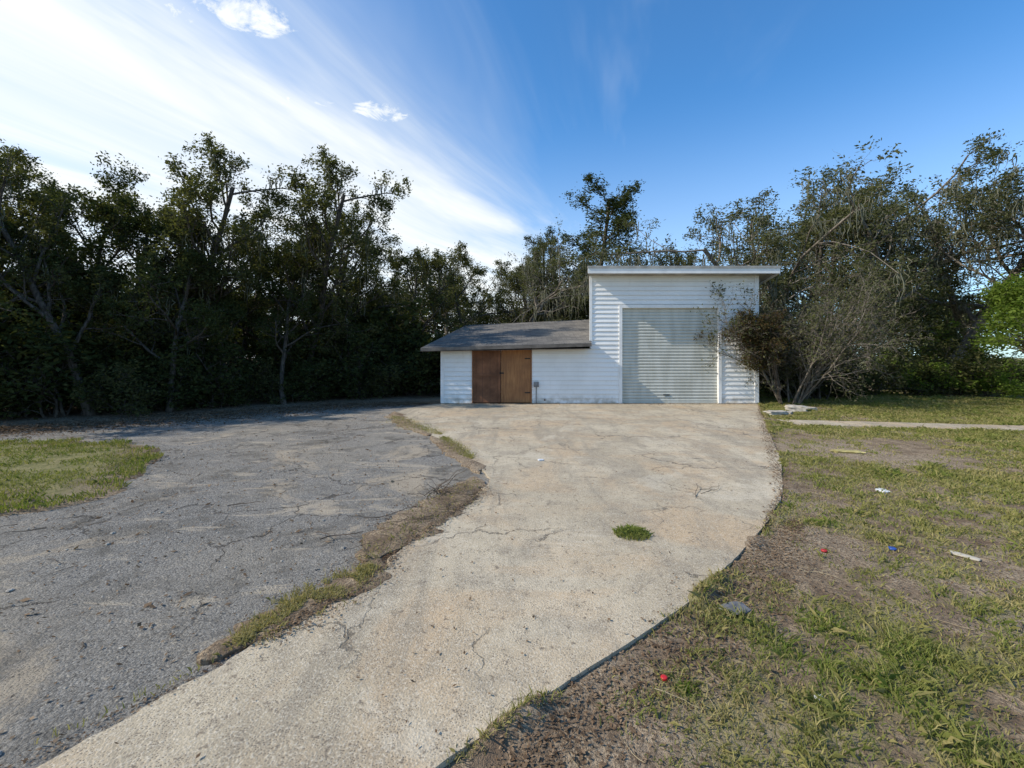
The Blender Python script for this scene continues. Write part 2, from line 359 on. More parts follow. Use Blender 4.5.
n=60000; x=rg.uniform(-14,-4.4,n); y=rg.uniform(4.2,8.2,n); ok=inpoly(x,y,patch)&(fbm(x*2,y*2)>.34+.16*rg.random(n)); x=x[ok];y=y[ok]
mb=MB(); sel=rg.random(len(x))<.8
for mi,q in ((0,sel),(1,~sel)): blades(mb,x[q],y[q],np.full(q.sum(),.03),rg.uniform(.03,.08,q.sum()),.005,rg,1.1,mi)
mb.obj('turf_patch_grass',[M['grass_green'],M['grass']])
def tuft(name,cx,cy_,z,rad,n,h,mat,ex=1.,seed=1):
    rg=np.random.default_rng(seed); rr=rad*np.sqrt(rg.random(n)); a=rg.uniform(0,6.28,n)
    x=cx+rr*np.cos(a)*ex;y=cy_+rr*np.sin(a); mb=MB()
    blades(mb,x,y,np.full(n,z),h*(1.1-.7*rr/rad)*rg.uniform(.5,1,n),.0028,rg,1.5); return mb.obj(name,[mat])
tuft('grass_tuft',1.03,3.86,.02,.14,800,.1,M['grass_green'],1.1,3)
def band(pts,wid,n,seed):
    rg=np.random.default_rng(seed); P=np.array(pts); L=np.r_[0,np.cumsum(np.hypot(*np.diff(P,axis=0).T))]
    t=rg.uniform(0,L[-1],n); x=np.interp(t,L,P[:,0]); y=np.interp(t,L,P[:,1]); k=np.sin(np.pi*t/L[-1])**.5
    return x+rg.normal(0,wid,n)*k,y+rg.normal(0,wid,n)*k
x,y=band([(-1.46,2.4),(-1.32,2.72),(-1.12,3.0),(-1.02,3.25)],.09,5200,1); ok=fbm(x*8,y*8,3)>.46;x=x[ok];y=y[ok]
x2,y2=band([(-1.9,1.75),(-1.6,2.1),(-1.42,2.42)],.012,60,2)
x3,y3=band([(-1.3,8.5),(-.8,7.2),(-.6,6.7)],.09,1800,3); x4,y4=band([(-3,11.4),(-2.2,9.9),(-1.4,8.8)],.16,2600,4); x5,y5=band([(-1.1,3.4),(-.75,4.5),(-.45,5.5)],.14,900,5)
x=np.r_[x,x2,x3,x4,x5];y=np.r_[y,y2,y3,y4,y5]
mb=MB(); blades(mb,x,y,np.full(len(x),.018),rg.uniform(.015,.05,len(x)),.0026,rg,1.3); mb.obj('seam_weeds',[M['grass']])
# ------------------------------------------------------------------ dead leaves, twigs
def leaves_flat(mb,x,y,z,sz,rg,m=0):
    n=len(x); a=rg.uniform(0,6.28,n); s=sz*rg.uniform(.4,1.2,n); w_=s*rg.uniform(.3,.6,n)
    ux=np.c_[np.cos(a),np.sin(a),rg.normal(0,.25,n)]; vx=np.c_[-np.sin(a),np.cos(a),rg.normal(0,.35,n)]
    c=np.c_[x,y,z+.004+rg.uniform(0,.008,n)]
    V=np.stack([c-ux*s[:,None],c+vx*w_[:,None],c+ux*s[:,None],c-vx*w_[:,None]],1).reshape(-1,3); b=np.arange(n)*4
    mb.add(V,np.c_[b,b+1,b+2,b+3],m)
mb=MB()
def onc(x,y,zc=.021): return np.where(inpoly(x,y,conc),zc,np.where(x>fR(y)-.02,gz(x,y),.001))
x,y=band([(-.2,1.6),(.3,2.05),(.8,2.4),(1.35,2.9),(2.0,3.6),(2.6,4.3)],.15,5600,11); y=y-.08; x=x+.06
ok=~inpoly(x,y,conc)|(rg.random(len(x))<.15); x=x[ok];y=y[ok]; leaves_flat(mb,x,y,onc(x,y),.012,rg)
x=rg.uniform(0,4.5,14000);y=rg.uniform(1.4,8,14000); ok=~inpoly(x,y,conc)&(rg.random(14000)>lawnmask(x,y)); x=x[ok];y=y[ok]; leaves_flat(mb,x,y,gz(x,y),.011,rg)
x,y=band([(-1.05,3.5),(-.85,4.3),(-.55,4.95),(-.45,5.5)],.15,6500,12); leaves_flat(mb,x,y,onc(x,y,.026)+.006,.013,rg)
x,y=band([(-1.4,2.4),(-1.15,2.95),(-.95,3.5)],.12,2900,13); leaves_flat(mb,x,y,onc(x,y)+.004,.011,rg)
x,y=band([(-2.1,1.4),(-1.6,2.05),(-1.35,2.5)],.03,350,15); leaves_flat(mb,x,y,onc(x,y),.008,rg)
x,y=band([(-12,9.0),(-10,9.6),(-8,11.6),(-5.3,14.2),(-2.8,14.6)],.75,26000,14); ok=~inpoly(x,y,conc); x=x[ok];y=y[ok]; leaves_flat(mb,x,y,np.full(len(x),.003),.03,rg)
x=rg.uniform(-10,-.5,17000);y=rg.uniform(1.5,14,17000); ok=(fbm(x*.9,y*.9)>.33+.3*rg.random(17000))&~inpoly(x,y,conc);x=x[ok];y=y[ok]; leaves_flat(mb,x,y,np.full(len(x),.001),.015,rg)
x=rg.uniform(-10,-.5,700);y=rg.uniform(2.5,12,700); ok=~inpoly(x,y,conc);x=x[ok];y=y[ok]; leaves_flat(mb,x,y,np.full(len(x),.002),.03,rg)
x=rg.uniform(-2,8,3800);y=rg.uniform(1.5,14.4,3800); ok=inpoly(x,y,conc)&(fbm(x,y)>.3+.3*rg.random(3800));x=x[ok];y=y[ok]; leaves_flat(mb,x,y,np.full(len(x),.021),.013,rg)
x,y=band([(-2.2,14.35),(2,14.4),(7.8,14.3)],.08,1200,21); leaves_flat(mb,x,y,np.full(len(x),.021),.02,rg)
x,y=band([(2.2,3.95),(3.0,5.0),(5,8.8),(7.8,14.2)],.07,3800,22); leaves_flat(mb,x,y,onc(x,y),.014,rg)
mb.obj('leaf_litter',[M['litter']])
def stick(mb,x,y,z,L,a,r,rg,k=4,m=0):
    n=6; pts=[];p=np.array([x,y,z]);
    for i in range(n+1):
        pts.append(p.copy()); a+=rg.normal(0,.22); p=p+np.array([math.cos(a),math.sin(a),rg.normal(0,.12)])*L/n; p[2]=max(p[2],z-.002)
    mb.tube(pts,np.linspace(r,r*.4,n+1),k,m); return pts
mb=MB()
def isc(x,y): return inpoly(np.array([x]),np.array([y]),conc)[0]
for i in range(260):
    x=rg.uniform(.0,4);y=rg.uniform(1.5,5.5)
    if isc(x,y): continue
    stick(mb,x,y,float(gz(x,y))+.008,rg.uniform(.05,.3),rg.uniform(0,6.3),rg.uniform(.001,.0028),rg,3,rg.integers(0,2))
for i in range(500):
    x=rg.uniform(2,10);y=rg.uniform(3.2,10)
    if isc(x,y): continue
    stick(mb,x,y,float(gz(x,y))+.012,rg.uniform(.04,.2),rg.uniform(0,6.3),rg.uniform(.0012,.0028),rg,3,1)
for i in range(130):
    x=rg.normal(-.7,.2);y=4.5+(x+.6)*1.8+rg.normal(0,.2); stick(mb,x,y,.03+rg.uniform(0,.03),rg.uniform(.08,.35),rg.uniform(0,6.3),rg.uniform(.0012,.003),rg,3,0)
for i in range(130):
    x=rg.uniform(-8,-1);y=rg.uniform(2,11)
    if isc(x,y): continue
    stick(mb,x,y,.006,rg.uniform(.04,.28),rg.uniform(0,6.3),rg.uniform(.0015,.005),rg,3,0)
for (x,y,L,a_,r_) in ((-1.6,3.75,.35,.15,.006),(-1.7,3.9,.25,-.3,.005),(-2.9,4.6,.3,.4,.006),(-1.4,4.25,.5,.05,.005),(2.0,4.9,.5,1.1,.004),(2.1,5.0,.45,.4,.0035),(2.15,5.15,.35,.2,.003)):
    pts=stick(mb,x,y,.024,L,a_,r_,rg,5,0)
    for q in range(3):
        c=pts[rg.integers(1,5)]; stick(mb,c[0],c[1],c[2],L*.35,a_+rg.normal(0,.7),r_*.5,rg,4,0)
for i in range(28):
    p0=np.array([-.80+rg.normal(0,.1),5.0+rg.normal(0,.12),.02]); a_=rg.uniform(0,6.3); dd=np.array([math.cos(a_),math.sin(a_)*.5,rg.uniform(.3,1.1)]); L=rg.uniform(.15,.45)
    P_=[p0+dd*L*t_-np.array([0,0,.12*t_*t_])+rg.normal(0,.012,3) for t_ in np.linspace(0,1,6)]
    mb.tube(P_,np.linspace(.0045,.0015,6),4,0)
mb.obj('fallen_twigs',[M['twig'],M['stem']])
mb=MB()
def stone(mb,x,y,z,s,rg,m=0,flat=.6):
    a=np.arange(6)*1.047; V=[]
    for k,(rr,zz_) in enumerate(((.8,0),(1.,.4),(.6,.9))):
        for q in a: V.append((x+math.cos(q)*s*rr*rg.uniform(.7,1.2),y+math.sin(q)*s*rr*rg.uniform(.7,1.2),z+s*flat*zz_*rg.uniform(.8,1.2)))
    F=[(k*6+i,k*6+(i+1)%6,(k+1)*6+(i+1)%6,(k+1)*6+i) for k in range(2) for i in range(6)]
    mb.add(V,F,m); mb.add([V[12+i] for i in range(6)],[(0,1,2,3,4,5)],m)
for i in range(900):
    x=rg.uniform(-6,-.6);y=rg.uniform(1.6,8)
    if isc(x,y): continue
    stone(mb,x,y,0,rg.choice([.004,.007,.012,.022],p=[.5,.33,.14,.03]),rg)
mb.obj('gravel',[rgbmat('gravel_stone',(.36,.33,.28),.9,.4,12)])
# ------------------------------------------------------------------ trees
def nrm(v): return v/(np.linalg.norm(v)+1e-9)
def grow(mb,p,d,L,r,lv,prm,rg,tips,limbs=None):
    mx=prm['levels']; n=(7,6,5,4,3)[min(lv,4)]; wg=prm['wig'][min(lv,len(prm['wig'])-1)]; tr=prm['trop'][min(lv,len(prm['trop'])-1)]
    pts=[p];dirs=[d]
    for i in range(n):
        d=nrm(d+rg.normal(0,wg,3)+np.array([0,0,tr])); p=p+d*L/n; pts.append(p); dirs.append(d)
    end=.45 if lv<mx-1 else .25
    rad=np.linspace(r,r*end,n+1)
    if lv==0: rad[0]*=1.35
    mb.tube(pts,rad,(8,6,4,3,3)[min(lv,4)],0)
    if limbs is not None and lv in (1,2): limbs.append(pts)
    if lv>=mx-1: tips.append(np.array(pts))
    if lv<mx:
        nc=prm['nch'][lv]; t0=prm['t0'][lv]; off=rg.uniform(0,6.28)
        for c in range(nc):
            t=t0+(1-t0)*(c+rg.uniform(.2,1))/nc; f=min(t*n,n-1e-3); k=int(f); q=pts[k]+(pts[k+1]-pts[k])*(f-k)
            dd=dirs[k+1]; a=off+c*2.4+rg.normal(0,.4)
            ref=np.array([0,0,1.]) if abs(dd[2])<.9 else np.array([1.,0,0]); uu=nrm(np.cross(dd,ref)); ww=np.cross(dd,uu)
            ang=R(prm['ang'][lv]*rg.uniform(.7,1.25))
            nd=nrm(dd*math.cos(ang)+(uu*math.cos(a)+ww*math.sin(a))*math.sin(ang))
            nl=L*prm['lr'][lv]*rg.uniform(.7,1.15)*(1.1-.45*(t-t0)/(1-t0+1e-6)*prm.get('cone',1))
            rr=max(.003,r*(1-t*(1-end))*prm['rr'][lv])
            grow(mb,q,nd,nl,rr,lv+1,prm,rg,tips,limbs)
def foliage(mb,tips,n,sz,spr,rg,m=1,droop=0,bare=.12):
    wts=rg.uniform(.3,1.6,len(tips)); wts[rg.random(len(tips))<bare]=.05; wts/=wts.sum()
    idx=rg.choice(len(tips),n,p=wts); t=rg.random(n)**.7
    K=min(len(a) for a in tips); S_=np.array([a[np.linspace(0,len(a)-1,K).round().astype(int)] for a in tips])
    f=t*(K-1-1e-3); k=f.astype(int); fr=(f-k)[:,None]
    P=S_[idx,k]*(1-fr)+S_[idx,k+1]*fr
    P=P+rg.normal(0,spr,(n,3))*rg.uniform(.5,1.3,len(tips))[idx][:,None]
    P[:,2]=np.maximum(P[:,2],.05)
    u=rg.normal(0,1,(n,3)); u[:,2]*=.7; u[:,2]-=droop; u/=np.linalg.norm(u,axis=1)[:,None]
    v=rg.normal(0,1,(n,3)); v=np.cross(u,v); v/=np.linalg.norm(v,axis=1)[:,None]
    s=sz*rg.uniform(.5,1.3,n)[:,None]
    V=np.stack([P-u*s,P+v*s*.45,P+u*s,P-v*s*.45],1).reshape(-1,3); b=np.arange(n)*4
    mb.add(V,np.c_[b,b+1,b+2,b+3],m)
def tree_mesh(name,seed,prm,H,r,nl,sz,spr,mats,stems=1,moss=0,droop=0,bare=.12):
    rg=np.random.default_rng(seed); mb=MB(); tips=[]; limbs=[]
    for s in range(stems):
        a=rg.uniform(0,6.28); tl=prm.get('tilt',.12)
        d0=nrm(np.array([math.cos(a)*tl,math.sin(a)*tl,1.])) if stems>1 else nrm(np.array([rg.normal(0,.06),rg.normal(0,.06),1]))
        st=np.array([math.cos(a)*.15*(stems>1),math.sin(a)*.15*(stems>1),-.1])
        grow(mb,st,d0,H*(1 if stems==1 else rg.uniform(.7,1.1)),r,0,prm,rg,tips,limbs)
    if nl: foliage(mb,tips,nl,sz,spr,rg,1,droop,bare)
    if moss:
        for i in range(moss):
            lp=limbs[rg.integers(0,len(limbs))]; q=lp[rg.integers(1,len(lp))]+rg.normal(0,.06,3)
            if q[2]<2: continue
            for s in range(4):
                L=rg.uniform(.2,.9); q2=q+rg.normal(0,.08,3); k=5
                P_=np.array([q2+np.array([rg.normal(0,.03),rg.normal(0,.03),-L*t]) for t in np.linspace(0,1,k)])
                mb.tube(P_,np.linspace(.018,.004,k),3,2)
    return mb.mesh(name,mats)
oak=dict(levels=4,nch=(9,6,5,4),t0=(.28,.25,.2,.2),ang=(55,48,45,45),lr=(.5,.55,.5,.5),rr=(.6,.6,.6,.6),wig=(.1,.16,.2,.22,.25),trop=(.04,.06,.05,.03,0))
tall=dict(oak,nch=(13,6,5,3),ang=(48,45,45,45),lr=(.38,.5,.5,.5),trop=(.06,.09,.06,.03,0))
sprawl=dict(levels=4,nch=(10,7,6,4),t0=(.25,.2,.2,.15),ang=(60,45,48,50),lr=(.72,.52,.5,.45),rr=(.55,.55,.5,.55),wig=(.14,.17,.22,.25,.28),trop=(.02,.05,.03,.0,0))
slim=dict(levels=3,nch=(34,9,5),t0=(.15,.2,.1),ang=(60,50,45),lr=(.28,.45,.45),rr=(.4,.55,.6),wig=(.03,.12,.18,.2),trop=(.05,.06,.03,0),cone=1.4)
bush=dict(levels=3,nch=(7,6,4),t0=(.1,.15,.15),ang=(50,50,50),lr=(.55,.55,.5),rr=(.6,.6,.6),wig=(.14,.2,.25,.25),trop=(.05,.03,0,0),tilt=.55)
LD=[M['bark'],M['leaf_dark'],M['moss']]; LO=[M['bark'],M['leaf_olive'],M['moss']]; LG=[M['bark_pale'],M['leaf_grey'],M['moss']]
T={}
T['a']=tree_mesh('oak_a',11,oak,5.6,.11,18500,.053,.10,LD)
T['b']=tree_mesh('oak_b',12,oak,5.8,.10,14000,.052,.09,LO,1,25,bare=.2)
T['c']=tree_mesh('oak_c',13,tall,7.2,.12,18500,.052,.10,LD)
T['d']=tree_mesh('oak_d',14,tall,7.4,.12,15000,.052,.09,LO,1,20,bare=.2)
T['s']=tree_mesh('oak_s',15,sprawl,6.8,.17,23000,.05,.09,LG,1,170,bare=.2)
T['t']=tree_mesh('oak_t',16,sprawl,6.6,.15,19000,.05,.085,LG,1,180,bare=.25)
T['slim']=tree_mesh('slim_t',17,slim,10.5,.13,24000,.06,.11,LD)
T['bush']=tree_mesh('bush_t',18,bush,2.3,.03,5500,.075,.14,LD,6)
T['bushb']=tree_mesh('bushb_t',19,bush,2.0,.03,4500,.07,.14,LO,6)
T['bushy']=tree_mesh('bushy_t',22,bush,2.0,.03,4500,.075,.14,[M['bark'],M['leaf_bright']],6)
T['bright']=tree_mesh('bright_t',20,oak,4.2,.06,11000,.055,.10,[M['bark'],M['leaf_bright']])
far_=dict(levels=2,nch=(14,8),t0=(.2,.15),ang=(55,50),lr=(.5,.5),rr=(.6,.6),wig=(.1,.18,.2),trop=(.05,.05,0))
T['far']=tree_mesh('far_t',23,far_,6,.12,5000,.13,.28,LD); T['farb']=tree_mesh('farb_t',24,far_,6,.12,4200,.12,.26,LO)
bare=dict(levels=4,nch=(6,6,5,4),t0=(.15,.15,.15,.1),ang=(34,36,40,42),lr=(.6,.55,.5,.45),rr=(.6,.6,.6,.7),wig=(.1,.15,.2,.25,.25),trop=(.0,0,-.02,-.05,0),tilt=.55)
T['bare']=tree_mesh('bare_t',31,bare,2.9,.028,15000,.036,.08,[M['bark_pale'],M['leaf_grey']],14)
tops={}
for k_,me in T.items():
    co_=np.empty(len(me.vertices)*3,np.float32); me.vertices.foreach_get('co',co_); tops[k_]=float(np.percentile(co_[2::3],99.8))
def place(name,k,x,y,H=None,rot=None,sxy=1.,parent=None,z=-.03):
    me=T[k]; o=bpy.data.objects.new(name,me); S.collection.objects.link(o)
    s=1. if H is None else H/tops[k]
    o.scale=(s*sxy,s*sxy,s); o.location=(x,y,z); o.rotation_euler=(0,0,random.uniform(0,6.28) if rot is None else rot)
    if parent: o.parent=parent
    return o
for k,x,y,H in (('a',-12.6,10.6,6.5),('d',-11.0,11.8,6.8),('a',-12.9,13.8,7.6),('b',-11.6,13.2,6.7),('d',-10.6,14.2,8.0),('b',-9.2,14.8,6.2),('a',-8.6,16.6,7.4),('d',-7.8,16.2,8.4),('c',-6.8,17.6,7.9),('b',-6.0,18.2,6.8),('b',-4.6,20,6.6),('t',-3.4,22,7.1),('b',-2.0,21.8,6.6),('t',-.6,22.8,7.4),('b',.8,24,6.8),('s',1.8,24.8,7.1),('a',3.6,26,6.8),('c',-15.5,12.5,7.6),('b',-14.6,10.8,7.0),('a',-17,15,8),('a',-9.6,12.6,5.6),('c',-7.4,14.6,5.6),('a',-10.6,17.5,7.2)):
    place('oak_tree',k,x,y,H,None,1.0)
place('slender_tree','slim',3.75,24.5,11.0,2.2,1.45)
place('slender_tree','slim',11.2,31,8.8,None,.8)
place('slender_tree','slim',1.6,27,8.8,None,1.0)
for k,x,y,H,s in (('s',15.6,19.5,10.0,1.2),('t',12.4,19.0,8.0,1.2),('t',19.3,20.5,10.0,1.2),('s',20.5,16.5,8.9,1.1),('a',11.6,23.5,7.0,1.15),('s',17.3,24.5,9.6,1.2),('t',24.5,23,10,1.2),('b',14.3,21.5,8.0,1.2)):
    place('oak_tree',k,x,y,H,None,s)
place('young_green_tree','bright',15.0,12.4,4.7,None,1.1)
place('young_green_tree','bright',16.4,14.2,4.8)
rr_=random.Random(4)
us=empty('understory_shrubs')
def ul(x0,y0,x1,y1,n,H,kinds=('bush','bushb')):
    for i in range(n):
        t=(i+rr_.random())/n; place('shrub',rr_.choice(kinds),x0+(x1-x0)*t+rr_.uniform(-.6,.6),y0+(y1-y0)*t+rr_.uniform(-.4,.8),H*rr_.uniform(.45,1.3),None,1.2,us)
ul(-16,10.4,-11,11.2,6,2.1,('bush','bush','bushb')); ul(-11.3,11.6,-8.7,14.6,7,2.0,('bush','bush','bushb')); ul(-8.5,15.2,-4,18.2,8,2.0,('bush','bushb')); ul(-4.5,18,3,22.8,8,2.2)
ul(-17,14.5,-8,20,10,3.6,('bush',)); ul(-8,21,6,27,10,3.4,('bush',))
ul(9.6,17,22,18.6,8,1.8,('bush','bushb')); ul(10,23,30,22,9,2.6,('bushb','bushy')); ul(9.8,15.8,12.2,16.6,3,2.0,('bush',))
place('shrub','bushy',16.0,18.0,1.9,None,1.2,us); place('shrub','bushy',18.5,17.5,1.6,None,1.4,us)
dt=empty('distant_trees')
for i in range(40):
    x=-50+i*2.9+rr_.uniform(-1,1); y=rr_.uniform(33,42); place('distant_tree',rr_.choice(('far','farb')),x,y,rr_.uniform(5.5,7.2) if -4<x<26 else rr_.uniform(6.5,8.5),None,1.35,dt)
for i in range(9):
    place('distant_tree',rr_.choice(('far','farb')),-21-rr_.uniform(0,4),-8+i*3.,rr_.uniform(5,6.5),None,1.2,dt)
place('multi_stem_shrub','bare',8.95,14.5,4.5,0.4,.95)
place('multi_stem_shrub','bare',10.2,16.0,4.0,2.4,1.0)
# climbing vine over garage corner
rg=np.random.default_rng(77); mb=MB(); tips=[]
vp=dict(levels=2,nch=(8,5),t0=(.2,.15),ang=(45,50),lr=(.4,.5),rr=(.6,.6),wig=(.13,.2,.25),trop=(-.03,-.06,-.06))
for i in range(13):
    P0=np.array([8.5,14.3,.0]); P3=np.array([rg.uniform(6.6,7.9),14.25,rg.uniform(1.7,3.35)]); P1=np.array([8.2,14.1,2.7]); 
    C=[(1-t)**2*P0+2*t*(1-t)*P1+t*t*P3+rg.normal(0,.025,3) for t in np.linspace(0,1,10)]
    mb.tube(C,np.linspace(.018,.008,10),5,0)
    for q in range(6):
        c=C[rg.integers(5,10)]; grow(mb,c,nrm(np.array([rg.uniform(-1,.4),rg.uniform(-.4,.05),rg.uniform(-.8,.7)])),rg.uniform(.4,.95),.007,0,vp,rg,tips)
tips=[t for t in tips if t[:,1].max()<14.5]
foliage(mb,tips,9500,.042,.07,rg,1,.4,.35)
mb.obj('climbing_vine',[M['twig'],M['leaf_rust']])
# ------------------------------------------------------------------ building
g=N('white_siding'); p=g.pos()
a_=g.noise(p,1.0,6,.6); b_=g.noise(g.scalev(p,(3,3,.8)),3,5,.6)
col=g.mix(g.ramp(a_,.35,.7),(.87,.86,.83),(.80,.79,.755))
col=g.mix(g.m('MULTIPLY',g.ramp(b_,.55,.8),.25),col,(.6,.58,.51))
sx=g.n('ShaderNodeSeparateXYZ'); g.l(p,sx.inputs[0])
col=g.mix(g.m('MULTIPLY',g.ramp(sx.outputs[2],.4,.0),g.ramp(g.noise(p,5,4),.3,.7)),col,(.42,.38,.3))
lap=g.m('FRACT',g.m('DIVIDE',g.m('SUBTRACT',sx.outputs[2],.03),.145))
col=g.mix(g.m('MULTIPLY',g.ramp(lap,.14,.0),.35),col,(.35,.33,.29))  # lap shadow painted into the colour along each board's lower edge
M['siding']=g.out(col,.55,b_,.05,.01,.3)
M['trim']=rgbmat('white_trim',(.8,.79,.76),.5,.1,3)
g=N('rollup_door'); p=g.pos(); nz=g.noise(g.scalev(p,(3,1,.6)),1.5,5)
M['door']=g.out(g.mix(g.ramp(nz,.35,.7),(.57,.57,.51),(.47,.47,.41)),.5,nz,.05,.01,.3)
g=N('plywood_brown'); p=g.pos(); nz=g.noise(g.scalev(p,(14,1,.8)),2.5,7,.7,.4); n2=g.noise(p,1.7,4)
M['wood']=g.out(g.mix(g.m('MULTIPLY',g.ramp(n2,.35,.7),.6),g.mix(g.ramp(nz,.3,.7),(.25,.11,.045),(.46,.22,.085)),(.2,.095,.045)),.7,nz,.2,.01,.25)
M['wood2']=rgbmat('plywood_dark',(.22,.095,.046),.75,.4,2.5)
g=N('asphalt_shingles'); br=g.n('ShaderNodeTexBrick'); p=g.pos(); g.l(p,br.inputs['Vector']); br.inputs['Scale'].default_value=1.; br.inputs['Brick Width'].default_value=.33; br.inputs['Row Height'].default_value=.14; br.inputs['Mortar Size'].default_value=.008
br.inputs['Color1'].default_value=(.2,.185,.165,1); br.inputs['Color2'].default_value=(.1,.095,.088,1); br.inputs['Mortar'].default_value=(.05,.05,.05,1)
nz=g.noise(p,1.2,5); nf=g.noise(p,22,3)
M['shingle']=g.out(g.mix(g.m('MULTIPLY',g.ramp(nf,.4,.65),.6),g.mix(g.m('MULTIPLY',g.ramp(nz,.4,.7),.6),br.outputs[0],(.25,.225,.19)),(.09,.085,.08)),.95,nf,.4,.01,.15)
M['dark']=rgbmat('dark_gap',(.03,.03,.03),.9,.2)
M['fascia']=rgbmat('weathered_fascia',(.16,.14,.12),.8,.4,4)
M['soffit']=rgbmat('soffit_paint',(.4,.38,.34),.8,.3,3)
B=empty('garage_building')
Y0=14.53; XL=-2.26; XT=2.52; XR=7.91; ZT=4.22
DX0,DX1,DZ=3.55,6.65,3.10
def siding(name,org,ud,nd,rects,holes,pitch=.145,seed=0):
    rg=np.random.default_rng(seed); mb=MB(); org=np.array(org);ud=np.array(ud);nd=np.array(nd)
    for (u0,u1,z0,z1) in rects:
        z=z0
        while z<z1-.01:
            zt=min(z+pitch,z1); cuts=[(u0,u1)]
            for (a,b,c,e) in holes:
                if zt>c+.01 and z<e-.01:
                    nc=[]
                    for (s,t) in cuts:
                        if b<=s or a>=t: nc.append((s,t))
                        else:
                            if a>s: nc.append((s,a))
                            if b<t: nc.append((b,t))
                    cuts=nc
            for (s,t) in cuts:
                k=max(2,int((t-s)/.6)+2); us_=np.linspace(s,t,k); wv=rg.normal(0,.0015,k); o1=.032+wv; o2=.004
                rows=[]
                for off,zz_ in ((.002,z+.012),(o1,z+.001),(o1-.003,z+pitch*.15),(o2,min(zt+.012,z1))):
                    off=np.broadcast_to(off,(k,)); rows.append(org[None]+us_[:,None]*ud[None]+off[:,None]*nd[None]+np.array([0,0,zz_])+np.c_[np.zeros(k),np.zeros(k),wv*.6])
                V=np.concatenate(rows); F=[(r_*k+i,r_*k+i+1,(r_+1)*k+i+1,(r_+1)*k+i) for r_ in range(3) for i in range(k-1)]
                mb.add(V,F,0)
            z+=pitch
    return mb.obj(name,[M['siding']],B)
WX0,WX1,WZ=-1.26,.61,1.80
siding('front_siding',(0,Y0,0),(1,0,0),(0,-1,0),[(XL,XR,.03,1.77),(XT,XR,1.77,ZT)],[(DX0-.05,DX1+.05,0,DZ+.05),(WX0-.03,WX1+.03,0,2)])
mb=MB(); YB=20.2
def wallbox(x0,x1,z0,z1): mb.box((x0,Y0,z0),(x1,Y0+.12,z1))
for a in ((XL,WX0,0,1.78),(WX0,WX1,WZ,1.83),(WX1,XT,0,1.8),(XT+.001,DX0,0,ZT),(DX1,XR,0,ZT),(DX0+.001,DX1-.001,DZ,ZT)): wallbox(*a)
mb.hexa([(XT+.02,Y0+.12,0),(XT+.14,Y0+.12,0),(XT*YB/Y0+.14,YB,0),(XT*YB/Y0+.02,YB,0),(XT+.02,Y0+.12,ZT),(XT+.14,Y0+.12,ZT),(XT*YB/Y0+.14,YB,ZT-.95),(XT*YB/Y0+.02,YB,ZT-.95)])
mb.hexa([(XR-.12,Y0+.12,0),(XR-.002,Y0+.12,0),(XR-.002,YB,0),(XR-.12,YB,0),(XR-.12,Y0+.12,ZT),(XR-.002,Y0+.12,ZT),(XR-.002,YB,ZT-.95),(XR-.12,YB,ZT-.95)])
mb.box((XT*YB/Y0+.14,YB-.12,0),(XR-.12,YB,ZT-.97))
mb.box((XL+.005,Y0+.12,0),(XL+.12,19,1.75)); mb.box((XL+.005,19,0),(3,19.1,1.9))
mb.obj('walls',[M['siding']],B)
siding('side_siding',(XR,Y0,0),(0,1,0),(1,0,0),[(.02,5.6,.03,3.2)],[],seed=2)
siding('shed_side_siding',(XL,Y0,0),(0,1,0),(-1,0,0),[(.02,4.4,.03,1.7)],[],seed=3)
mb=MB()
mb.box((XR-.09,Y0-.045,.03),(XR+.04,Y0-.003,ZT)); mb.box((XL-.04,Y0-.045,.03),(XL+.06,Y0-.003,1.76))
mb.box((XT-.02,Y0-.044,1.98),(XT+.06,Y0-.003,ZT))
mb.box((DX0-.1,Y0-.05,.03),(DX0,Y0-.002,DZ+.1)); mb.box((DX1,Y0-.05,.03),(DX1+.1,Y0-.002,DZ+.1)); mb.box((DX0,Y0-.05,DZ),(DX1,Y0-.002,DZ+.1))
mb.obj('trim_boards',[M['trim']],B)
zs=[];yy=[]; z=.07; pt=.1
while z<DZ-.02:
    for t,o_ in ((0,0),(.12,-.02),(.5,-.03),(.88,-.02)): zs.append(z+t*pt); yy.append(o_)
    z+=pt
zs.append(DZ+.08); yy.append(0); k=len(zs)
V=[(x,Y0+.07+yy[i],zs[i]) for x in (DX0,DX1) for i in range(k)]
mb=MB(); mb.add(V,[(i,k+i,k+i+1,i+1) for i in range(k-1)],0,False)
mb.box((DX0+.01,Y0+.03,.026),(DX1-.01,Y0+.085,.085),0); mb.box((DX0+1.35,Y0+.02,.28),(DX0+1.55,Y0+.045,.31),1)
mb.obj('rollup_door',[M['door'],M['dark']],B)
mb=MB(); xm=-.36
mb.box((WX0,Y0-.01,.05),(xm-.006,Y0+.04,WZ),1); mb.box((xm+.006,Y0-.012,.05),(WX1,Y0+.04,WZ),0)
for a in ((WX0+.004,WX0+.09,.055,WZ-.006),(xm-.095,xm-.012,.055,WZ-.006)): mb.box((a[0],Y0-.032,a[2]),(a[1],Y0-.0101,a[3]),1)
for x_ in (WX0+.3,WX0+.55): mb.box((x_,Y0-.0125,.06),(x_+.006,Y0-.0101,WZ-.1),2)
mb.box((WX0+.09,Y0-.030,.9),(xm-.095,Y0-.0101,.98),1)
mb.box((xm+.012,Y0-.03,.055),(xm+.07,Y0-.0121,WZ-.01),0)
mb.box((WX0-.03,Y0-.05,.03),(WX0-.002,Y0+.05,WZ),0); mb.box((WX1+.002,Y0-.05,.03),(WX1+.03,Y0+.05,WZ),0)
for z_ in (.35,1.45): mb.box((WX1-.2,Y0-.02,z_),(WX1-.02,Y0-.0125,z_+.035),2)
